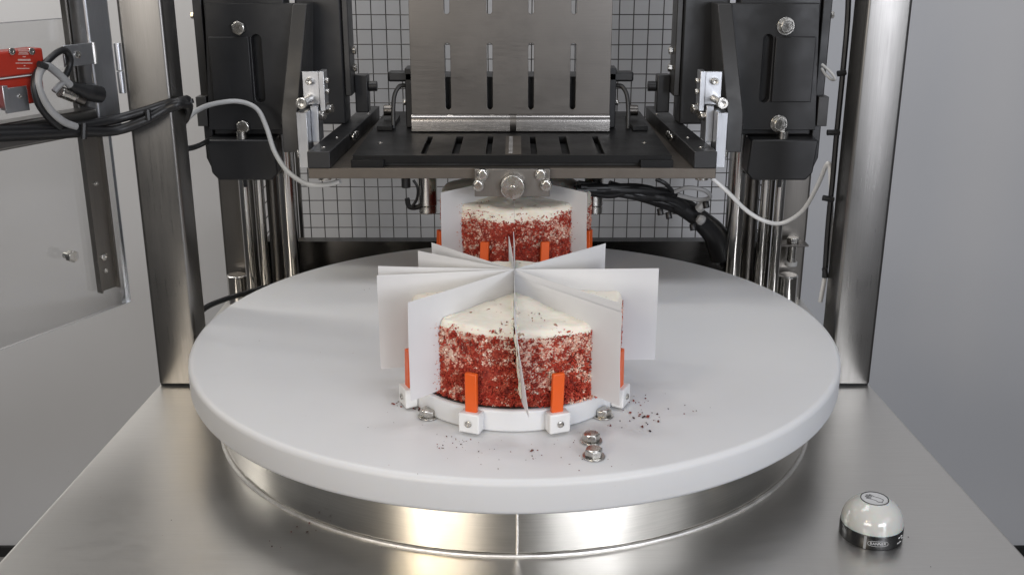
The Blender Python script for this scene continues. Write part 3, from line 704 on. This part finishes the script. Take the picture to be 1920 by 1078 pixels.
Geo().tube([at(775,338,.40), at(783,352,.40), at(782,372,.40), at(772,389,.40)], .0028, 8).build('loop_lead', M['rubber'], se)

# cable bundle under the bed, right
cb = thing('cable_bundle', at(1345, 450, .45), 'thick black cable bundle sagging under the right of the cutter bed', 'cable')
base_ = [(1082,351,.36), (1140,354,.37), (1205,363,.39), (1262,379,.41), (1305,403,.43), (1336,430,.45), (1356,475,.46)]
for k in range(15):
    a_ = k * 2.4; rad = 3 + 16 * ((k % 4) / 3)
    pts = [at(x + random.gauss(0, 3), y + (.45 + .65*i_/6) * rad * math.sin(a_ + i_*1.1) + random.gauss(0, 3.5), d + .012*math.cos(a_ + i_*.9)) for i_, (x, y, d) in enumerate(base_)]
    Geo().tube(pts[(k % 3 == 1):], .0048 + .005*random.random(), 9).build('cable', M['rubber'], cb)
Geo().tube([at(1262,381,.41), at(1300,402,.425), at(1322,420,.44), at(1342,442,.455), at(1356,478,.465)], lambda t: .015 + .013*t, 14).build('conduit', M['rubber'], cb)
Geo().tube([at(1265,360,.39), at(1290,352,.38), at(1322,358,.38), at(1331,370,.39), at(1310,375,.40), at(1270,366,.40)], .0042, 8).build('looped_lead', M['cablegrey'], cb)
Geo().tube([at(1230,336,.38), at(1248,345,.38), at(1262,360,.39)], .004, 8).build('lead', M['rubber'], cb)
for px, py in ((1237,391),(1253,398),(1298,420),(1323,378)):
    q = at(px, py, .385); Geo().cyl(q, q + Vector((.002, -.004, -.012)), .0062, n=10).build('cable_tie', M['rubber'], cb, .001)
for a, b in (((1310,392),(1318,383)), ((1316,408),(1312,415))):
    q, w2 = at(*a, .395), at(*b, .395); Geo().tube([q, (q+w2)/2 + Vector((0,-.003,0)), w2], .009, 8, 4).build('grey_marker', M['cablegrey'], cb)

# ------------------------------------------------------------------ lift towers, mirrored left and right
def tower(sx, w):
    X = lambda x: DX + sx*x
    def bx(g, a, b, y0, y1, z0, z1): return g.box(min(X(a), X(b)), max(X(a), X(b)), y0, y1, z0, z1)
    # carriage
    c = thing('lift_carriage', (X(.48), .42, .16), f'black lift carriage plate bolted to the {w} guide shafts', 'lift carriage', 'lift carriages')
    o_ = [(X(.568), .249), (X(.4155), .249), (X(.3965), .478), (X(.556), .478)]
    if sx > 0: pass
    sl = rslot(X(.468), .300, .424, .018)
    plate2d('front_plate', o_, [sl], .022, M['black'], 'y', .395, c, .001)
    bx(Geo(), .566, .4175, .4205, .468, .235, .50).build('carriage_block', M['black'], c, .003)
    bx(Geo(), .553, .4795, .387, .3945, .302, .420).build('cover_plate', M['black'], c, .0015)
    g = Geo(); q = []
    for (y, z, xo, xi) in ((.455, .222, .4147, .3865), (.316, .222, .4147, .3865), (.316, .290, .4140, .3855), (.388, .478, .3955, .3700), (.455, .478, .3955, .3700)): q += [(X(xo), y, z), (X(xi), y, z)]
    g.add(q, [(0, 2, 4, 6, 8), (9, 7, 5, 3, 1)] + [(2*a, 2*a+1, 2*((a+1) % 5)+1, 2*((a+1) % 5)) for a in range(5)])
    g.build('arm_plate', M['blackedge'], c, .0015)
    for px, py in ((448, 53), (457, 238)):
        q = at(px, py, .39) if sx < 0 else at(2*960.7 - px if False else {448: 1474, 457: 1461}[px], {53: 50, 238: 233}[py], .39)
        bolt_part(c, (q.x, .3945, q.z), (0,-1,0), .0130, .010, .1, 1.25 if sx > 0 else 0)
    for px, py in ((583, 29), (526, 229)):
        q = at(px, py, .40 if py < 100 else .37); x = q.x if sx < 0 else 2*DX - q.x
        d = sx * (-1 if px > 560 else 1)
        bolt_part(c, (X(.3864) if px > 560 else X(.4106), .40 if py < 100 else .36, q.z), (d, 0, 0), .0085, .010, .2, 0)
    # motor housing
    h = thing('motor_housing', (X(.5), .40, .155), f'black motor housing below the {w} lift carriage', 'motor housing', 'motor housings')
    z0 = .158; pts = [(.570, .2345), (.445, .2345), (.440, .172), (.452, z0), (.552, z0), (.564, .172)]
    Geo().prism([(X(a), b) for a, b in pts], 'y', .372, .455).build('housing', M['black'], h, .003)
    bx(Geo(), .512, .505, .392, .398, .140, .1578).build('stub', M['black'], h, .001)
    Geo().cyl((X(.505), .385, .2350), (X(.505), .385, .2485), .010, n=18).build('spacer', M['bolt'], h)
    bx(Geo(), .590, .571, .40, .43, .255, .310).build('side_lug', M['blackedge'], h, .001)
    # outer cable cover
    v = thing('belt_cover', (X(.58), .44, .18), f'narrow black belt cover along the outside of the {w} carriage', 'cover', 'belt covers')
    Geo().prism([(X(.588), .62), (X(.570), .62), (X(.571), .19), (X(.579), .17), (X(.587), .19)], 'y', .425, .468).build('cover', M['black'], v, .002)
    for z in (.455, .30): bolt_part(v, (X(.5885), .44, z), (sx, 0, 0), .007, .006, .2, 0, 'cover_bolt')
    # shafts
    for (px, r, y, nm, mt) in ((.4405, .0160, .44, f'thick bright guide shaft on the {w} side nearest the bed', 'rod'), (.5235, .0100, .44, f'slim polished guide shaft in front of the {w} rear post', 'rod'),
                          (.5005, .0105, .46, f'middle guide shaft of the {w} shaft cluster', 'rod'), (.4790, .0120, .485, f'dark guide shaft at the back of the {w} shaft cluster', 'steelx')):
        s_ = thing('guide_shaft', (X(px), y, T), nm, 'shaft', 'guide shafts')
        sh = Geo().cyl((X(px), y, T + .0003), (X(px), y, 1.0), r, n=32).build('shaft', M[mt], s_)
        Geo().lathe([(r + .0002, T + .0004), (r*1.7, T + .0004), (r*1.7, T + .010), (r + .0002, T + .010)], 28, (X(px), y, 0)).build('foot_collar', M['bolt'], s_)
    # bumper cylinder
    b = thing('bumper', (X(.560), .47, T), f'steel bumper cylinder standing beside the {w} rear post', 'bumper', 'bumper cylinders')
    Geo().cyl((X(.560), .47, T + .0003), (X(.560), .47, -.058), .0205, n=32).build('bumper_body', M['rod'], b, .003)
    if sx > 0:
        st = thing('stop_screw', (X(.565), .47, -.04), 'stop screw in a small bent bracket above the right bumper', 'stop screw')
        Geo().box(X(.532), X(.592), .452, .490, .0050, .0090).build('bracket', M['steelx'], st, .001)
        Geo().cyl((X(.564), .47, .0092), (X(.564), .47, .020), .0125, n=6, phase=.3).build('nut', M['bolt'], st, .001)
        Geo().cyl((X(.564), .47, .0048), (X(.564), .47, -.030), .0085, n=20).build('screw', M['bolt'], st)
        Geo().cyl((X(.564), .47, -.0302), (X(.564), .47, -.039), .0125, n=20).build('pad', M['hose'], st, .001)
    # inner column
    k = thing('inner_column', (X(.35), .52, .2465), f'tall black column at the inner {w} side above the rail', 'column', 'inner columns')
    bx(Geo(), .4090, .3235, .472, .54, .2467, .95).build('column', M['black'], k, .003)
    bx(Geo(), .3230, .3110, .48, .54, .30, .95).build('inner_strip', M['blackedge'], k, .002)
    bx(Geo(), .3105, .2850, .52, .555, .262, .335).build('side_clamp', M['black'], k, .002)
    Geo().cyl((X(.2845), .535, .312), (X(.268), .535, .312), .010, n=20).build('clamp_knob', M['black'], k, .001)
    for z in (.385, .352): bolt_part(k, (X(.3108), .50, z), (-sx, 0, 0), .008, .008, .2, 0, 'column_bolt')
    # aluminium bracket
    m = thing('aluminium_bracket', (X(.36), .26, .2065), f'milled aluminium bracket with socket screws at the {w} end of the bed', 'bracket', 'aluminium brackets')
    bx(Geo(), .3735, .3555, .250, .300, .2075, .3040).build('clamp_bar', M['alu'], m, .0008)
    bx(Geo(), .3550, .3420, .285, .330, .2464, .3100).build('angle_plate', M['alu'], m, .0008)
    bx(Geo(), .3690, .3400, .300, .309, .3105, .3680).build('upper_plate', M['alu'], m, .0008)
    bx(Geo(), .3395, .3300, .295, .330, .3000, .3690).build('upper_web', M['alu'], m, .0008)
    cap_screw(m, (X(.3560), .2995, .352), (0,-1,0), .0062, .012)
    sc = Geo().cyl((X(.357), .2995, .3215), (X(.362), .252, .3205), .0068, n=20).build('standoff', M['bolt'], m, .0008)
    cap_screw(m, (X(.362), .2515, .3205), (.04*sx,-1,0), .0098, .008)
    o1 = bolt_part(m, (X(.3418), .300, .292), (-sx, -.35, 0), .0085, .009, .2, 1.2)
    bolt_part(m, (X(.3298), .310, .302), (-sx, -.35, 0), .0085, .009, .5, 1.2)
    for z in (.352, .333): bolt_part(m, (X(.3298), .305, z), (-sx, -.2, 0), .005, .006, .3, 0, 'small_nut')
    bolt_part(m, (X(.3738), .275, .228), (sx, -.2, 0), .0075, .006, .1, 0)
tower(-1, 'left'); tower(1, 'right')
# foot screws under the bed corners
for px, w in ((609, 'left'), (1316, 'right')):
    q = at(px, 338, .22); f = thing('foot_screw', (q.x, .22, .19), f'flat screw head under the front {w} corner of the bed', 'screw', 'screws under the bed')
    Geo().cyl((q.x, .222, .1988), (q.x, .222, .1925), .0115, n=24).build('screw_head', M['bolt'], f, .001)

# ------------------------------------------------------------------ hoses and cables
hl = Geo().tube([at(341,245,.17), at(352,222,.19), at(378,203,.26), at(412,193,.31), at(450,191,.33), at(482,205,.33), at(500,240,.32), at(515,285,.30), at(540,322,.28), at(575,345,.26), at(610,347,.25), at(638,340,.24)], .0044, 10).build('air_hose', M['hose'])
tag(hl, 'grey air hose looping over the left carriage to the bed', 'hose', 'hoses to the bed')
hr = Geo().tube([at(1335,334,.24), at(1362,358,.24), at(1400,395,.25), at(1435,415,.25), at(1468,418,.25), at(1505,395,.23), at(1532,350,.19), at(1550,309,.15), at(1556,314,.145), at(1558,350,.14), at(1558,420,.135), at(1548,510,.13), at(1538,566,.128)], .0038, 10).build('air_hose', M['hosew'])
tag(hr, 'pale air hose sagging from the right end of the bed to the post', 'hose', 'hoses to the bed')
pc = thing('post_cable', at(1585, 40, .135), 'black cable tied along the inner edge of the right post', 'cable')
Geo().tube([at(1592,-40,.128), at(1589,40,.128), at(1581,130,.127), at(1569,250,.127), at(1561,340,.127), at(1553,420,.127), at(1546,520,.127)], .0046, 8).build('cable', M['rubber'], pc)
for px, py, px2, py2 in ((1586,136,1570,139),(1574,249,1551,249),(1563,375,1543,371),(1549,520,1546,503)):
    a, b = at(px, py, .121), at(px2, py2, .121)
    Geo().tube([a, (a+b)/2, b], .0048, 8, 3).build('cable_tie', M['rubber'], pc)
lp = Geo().tube([at(1541,121,.38), at(1556,134,.37), at(1566,148,.36), at(1560,150,.37), at(1548,140,.38), at(1541,129,.39)], .0026, 8).build('looped_hose', M['hose'])
tag(lp, 'short grey hose loop sticking out beside the right carriage', 'hose')
kl = Geo().tube([at(345,280,.16), at(362,277,.22), at(378,271,.30), at(392,263,.40)], .0048, 8).build('short_cable', M['rubber'])
tag(kl, 'short black cable from the left post to the left motor housing', 'cable')
fl = Geo().tube([at(371,588,.16), at(392,573,.20), at(425,560,.27), at(458,550,.34), at(500,538,.42)], .0052, 8).build('floor_cable', M['rubber'])
tag(fl, 'black cable running behind the left edge of the turntable', 'cable')

# ------------------------------------------------------------------ guard door, swung open on the left post
HX, HY = -.6105, .050
du = Vector((-.471, -.882, 0)).normalized(); dn = Vector((.882, -.471, 0)).normalized(); dz = Vector((0,0,1))
def D(u, n, z): return Vector((HX, HY, 0)) + du*u + dn*n + dz*z
def dbox(u0, u1, n0, n1, z0, z1): return Geo().obox(D((u0+u1)/2, (n0+n1)/2, (z0+z1)/2), du, dn, dz, abs(u1-u0)/2, abs(n1-n0)/2, abs(z1-z0)/2)
dr_ = thing('guard_door', D(0, 0, .03), 'open guard door with a clear pane and steel frame at the left', 'door')
def dat(px, py, n=0.0):
    """u, z on the door plane seen at a photo pixel"""
    a, b = (px - CX) / F, (539 - py) / F
    d = Vector((a, _c + b*_s, -_s + b*_c)); o = Vector((0, -CD, CH)); p0 = D(0, n, 0)
    t = (p0 - o).dot(dn) / d.dot(dn); q = o + d*t
    return (q - Vector((HX, HY, 0))).dot(du), q.z
pu, pz = dat(243, 565, -.031)
dbox(pu, .62, -.034, -.029, pz, .478).build('pane', M['pane'], dr_)
dbox(pu - .0010, pu - .0002, -.0345, -.0285, pz, .478).build('pane_edge', M['cablegrey'], dr_)
dbox(pu, .62, -.0345, -.0285, pz - .0010, pz - .0002).build('pane_edge', M['hose'], dr_)
dbox(pu, .62, -.0345, -.0285, .4782, .4794).build('pane_edge', M['cablegrey'], dr_)
dbox(.002, .046, -.026, .010, .3125, 1.1).build('stile', M['alu'], dr_, .004, 3)
dbox(.0465, .62, -.026, .010, .3125, .349).build('rail', M['post'], dr_, .004, 3)
u0, z0 = dat(190, 550, -.020); u1, _z = dat(226, 545, -.020)
u0, u1 = min(u0, u1), max(u0, u1)
ch = dbox(u0, u1, -.0285, -.0265, z0, 1.0); 
for a, b in ((u0, u0 + .003), (u1 - .003, u1)): 
    q = dbox(a, b, -.0264, -.018, z0, 1.0); ch.add(q.v, q.f)
co = ch.build('pane_channel', M['darksteel'], dr_)
for px, py, r in ((197, 482, .0062), (199, 508, .0036), (181, 345, .0036)):
    u, z = dat(px, py, -.024); cap_screw(co, D(u, -.0263, z), dn, r, .003, 'channel_screw')
u, z = dat(122, 478, -.028); o = Geo().cyl(D(u, -.028, z), D(u, -.018, z), .0052, n=16).build('stud', M['bolt'], dr_)
Geo().cyl(D(u, -.0178, z), D(u, -.008, z), .0095, n=6).build('stud_nut', M['bolt'], o, .0008)
ua, za = dat(116, 86, .012); ub, zb = dat(177, 120, .012)
tb_ = dbox(ub, ua, .0105, .0145, zb, za).build('clamp_tab', M['alu'], dr_, .0006)
u, z = dat(145, 103, .015); cap_screw(tb_, D(u, .0146, z), dn, .0052, .002, 'tab_screw')
g = Geo(); g.tube([D(ub - .001, .0125, zb), D(ub - .0012, .013, (za+zb)/2), D(ub - .001, .0125, za)], .0035, 8, 6); g.build('tab_weld', M['weld'], tb_)

# safety switch on the door
def pbox(px0, py0, px1, py1, n0, n1):
    ua, za = dat(px0, py0, n1); zb = dat(px0, py1, n1)[1]; ub = dat(px1, py1, n1)[0]
    return dbox(min(ua, ub), max(ua, ub), n0, n1, min(za, zb), max(za, zb))
ua, za = dat(80, 90, .02)
sw = thing('safety_switch', D(.16, 0, .35), 'red two part safety switch on the guard door rail', 'switch')
up = pbox(80, 90, -60, 137, -.012, .020).build('upper_body', M['red'], sw, .003, 3)
lo = pbox(80, 141, -60, 192, -.012, .016).build('lower_body', M['red'], sw, .003, 3)
for px in (22, 59):
    u, z = dat(px, 97, .0205); cap_screw(up, D(u, .0202, z), dn, .0048, .002, 'screw')
g = Geo()
for k, (py, x0, x1) in enumerate(((93,37,52),(96,36,53),(99,37,52),(102,36,53),(107,44,48),(113,35,56),(119,31,60),(124,46,48),(129,33,55))):
    for px in np.arange(x0, x1, 2.6):
        u, z = dat(px, py, .0204); g.obox(D(u, .0204, z), du, dn, dz, .0011 + .0006*random.random(), .0001, .0006 if py != 113 else .0012)
g.build('faded_print', M['print'], up)
g = pbox(78, 139.8, -60, 137.6, -.010, .0185).build('pale_strip', M['hosew'], sw)
bk = thing('switch_bracket', D(.14, .02, .35), 'small bent steel bracket holding the red switch on the rail', 'bracket')
pbox(50, 161, 12, 208, .0165, .0195).build('face', M['alu'], bk, .0006)
pbox(14, 161, 11, 208, .0195, .030).build('flange', M['alu'], bk, .0006)
u, z = dat(37, 181, .02); cap_screw(bk, D(u, .0196, z), dn, .003, .002, 'screw')
# connector and its leads
def dp(px, py, n): u, z = dat(px, py, n); return D(u, n, z)
cn = thing('cable_connector', dp(170, 180, .02), 'black moulded connector lying on the door rail', 'connector')
Geo().tube([dp(131,160,.02), dp(150,168,.02), dp(168,174,.02), dp(188,178,.02)], lambda t: .0062 + .0065*min(1, t*1.6), 12).build('moulding', M['rubber'], cn)
Geo().cyl(dp(112,172,.016), dp(138,182,.016), .0085, n=18).build('metal_nut', M['bolt'], cn, .001)
Geo().cyl(dp(139,182,.016), dp(156,190,.016), .0075, n=18).build('metal_collar', M['steelx'], cn, .001)
Geo().tube([dp(101,172,.021), dp(112,160,.022), dp(124,152,.022)], .0042, 8).build('grey_stub', M['cablegrey'], cn)
gc = Geo().tube([dp(131,160,.021), dp(118,147,.024), dp(102,133,.026), dp(88,124,.030), dp(76,132,.032), dp(71,152,.034), dp(77,178,.034), dp(95,208,.034), dp(118,228,.032), dp(142,238,.030)], .0056, 10).build('grey_lead', M['cablegrey'])
tag(gc, 'grey lead curving down from the connector on the door rail', 'cable', 'leads on the guard door')
bc = Geo().tube([dp(120,148,.018), dp(130,125,.018), dp(131,108,.020), dp(121,95,.022), dp(106,100,.025), dp(88,116,.028), dp(70,136,.030), dp(64,160,.031), dp(72,195,.031), dp(92,222,.031), dp(112,240,.030)], .0048, 10).build('black_lead', M['rubber'])
tag(bc, 'thin black lead looping beside the red switch', 'cable', 'leads on the guard door')
q = dp(72,120,.036); w2 = dp(88,126,.037)
tag(Geo().tube([q, (q+w2)/2, w2], .0045, 8, 3).build('lead_tie', M['rubber']), 'black cable tie binding the two leads beside the red switch', 'cable tie')
# cable bundle on the door rail reaching over to the post
bd = thing('tied_cables', dp(120, 250, .03), 'bundle of thick black cables tied along the guard door rail', 'cable')
def path(dy, n): return [dp(-60, 252+dy, n), dp(20, 249+dy, n), dp(90, 246+dy, n), dp(150, 242+dy, n)]
P0 = at(215, 232, .010); P1 = at(268, 215, .03); P2 = at(310, 200, .045); P3 = at(338, 191, .052); P4 = at(352, 190, .10); P5 = at(345, 225, .15)
Geo().tube(path(-6, .022) + [P0 + Vector((0,0,.006)), P1 + Vector((0,0,.004)), P2 + Vector((0,0,.003)), P3, P4, P5], .0072, 10).build('cable', M['rubber'], bd)
Geo().tube(path(4, .026) + [P0 + Vector((0,-.004,-.010)), P1 + Vector((0,-.006,-.010)), P2 + Vector((0,-.004,-.004)), P3 + Vector((0,-.002,-.003)), P4 + Vector((0,0,-.008)), P5], .0078, 10).build('cable', M['rubber'], bd)
Geo().tube(path(9, .020) + [P0 + Vector((0,.004,-.013)), P1 + Vector((0,.004,-.010)), P2 + Vector((0,0,-.006)), P3 + Vector((0,0,-.006))], .0058, 10).build('cable', M['rubber'], bd)
for (px, py, h) in ((158, 231, 22), (277, 206, 20), (357, 186, 8)):
    if px < 200: a, b = dp(px, py, .036), dp(px - 1, py + 30, .036)
    else: a, b = at(px, py, .02 if px < 300 else .085), at(px + 2, py + h, .018 if px < 300 else .085)
    Geo().tube([a, (a+b)/2, b], .0046, 8, 3).build('cable_tie', M['rubber'], bd)
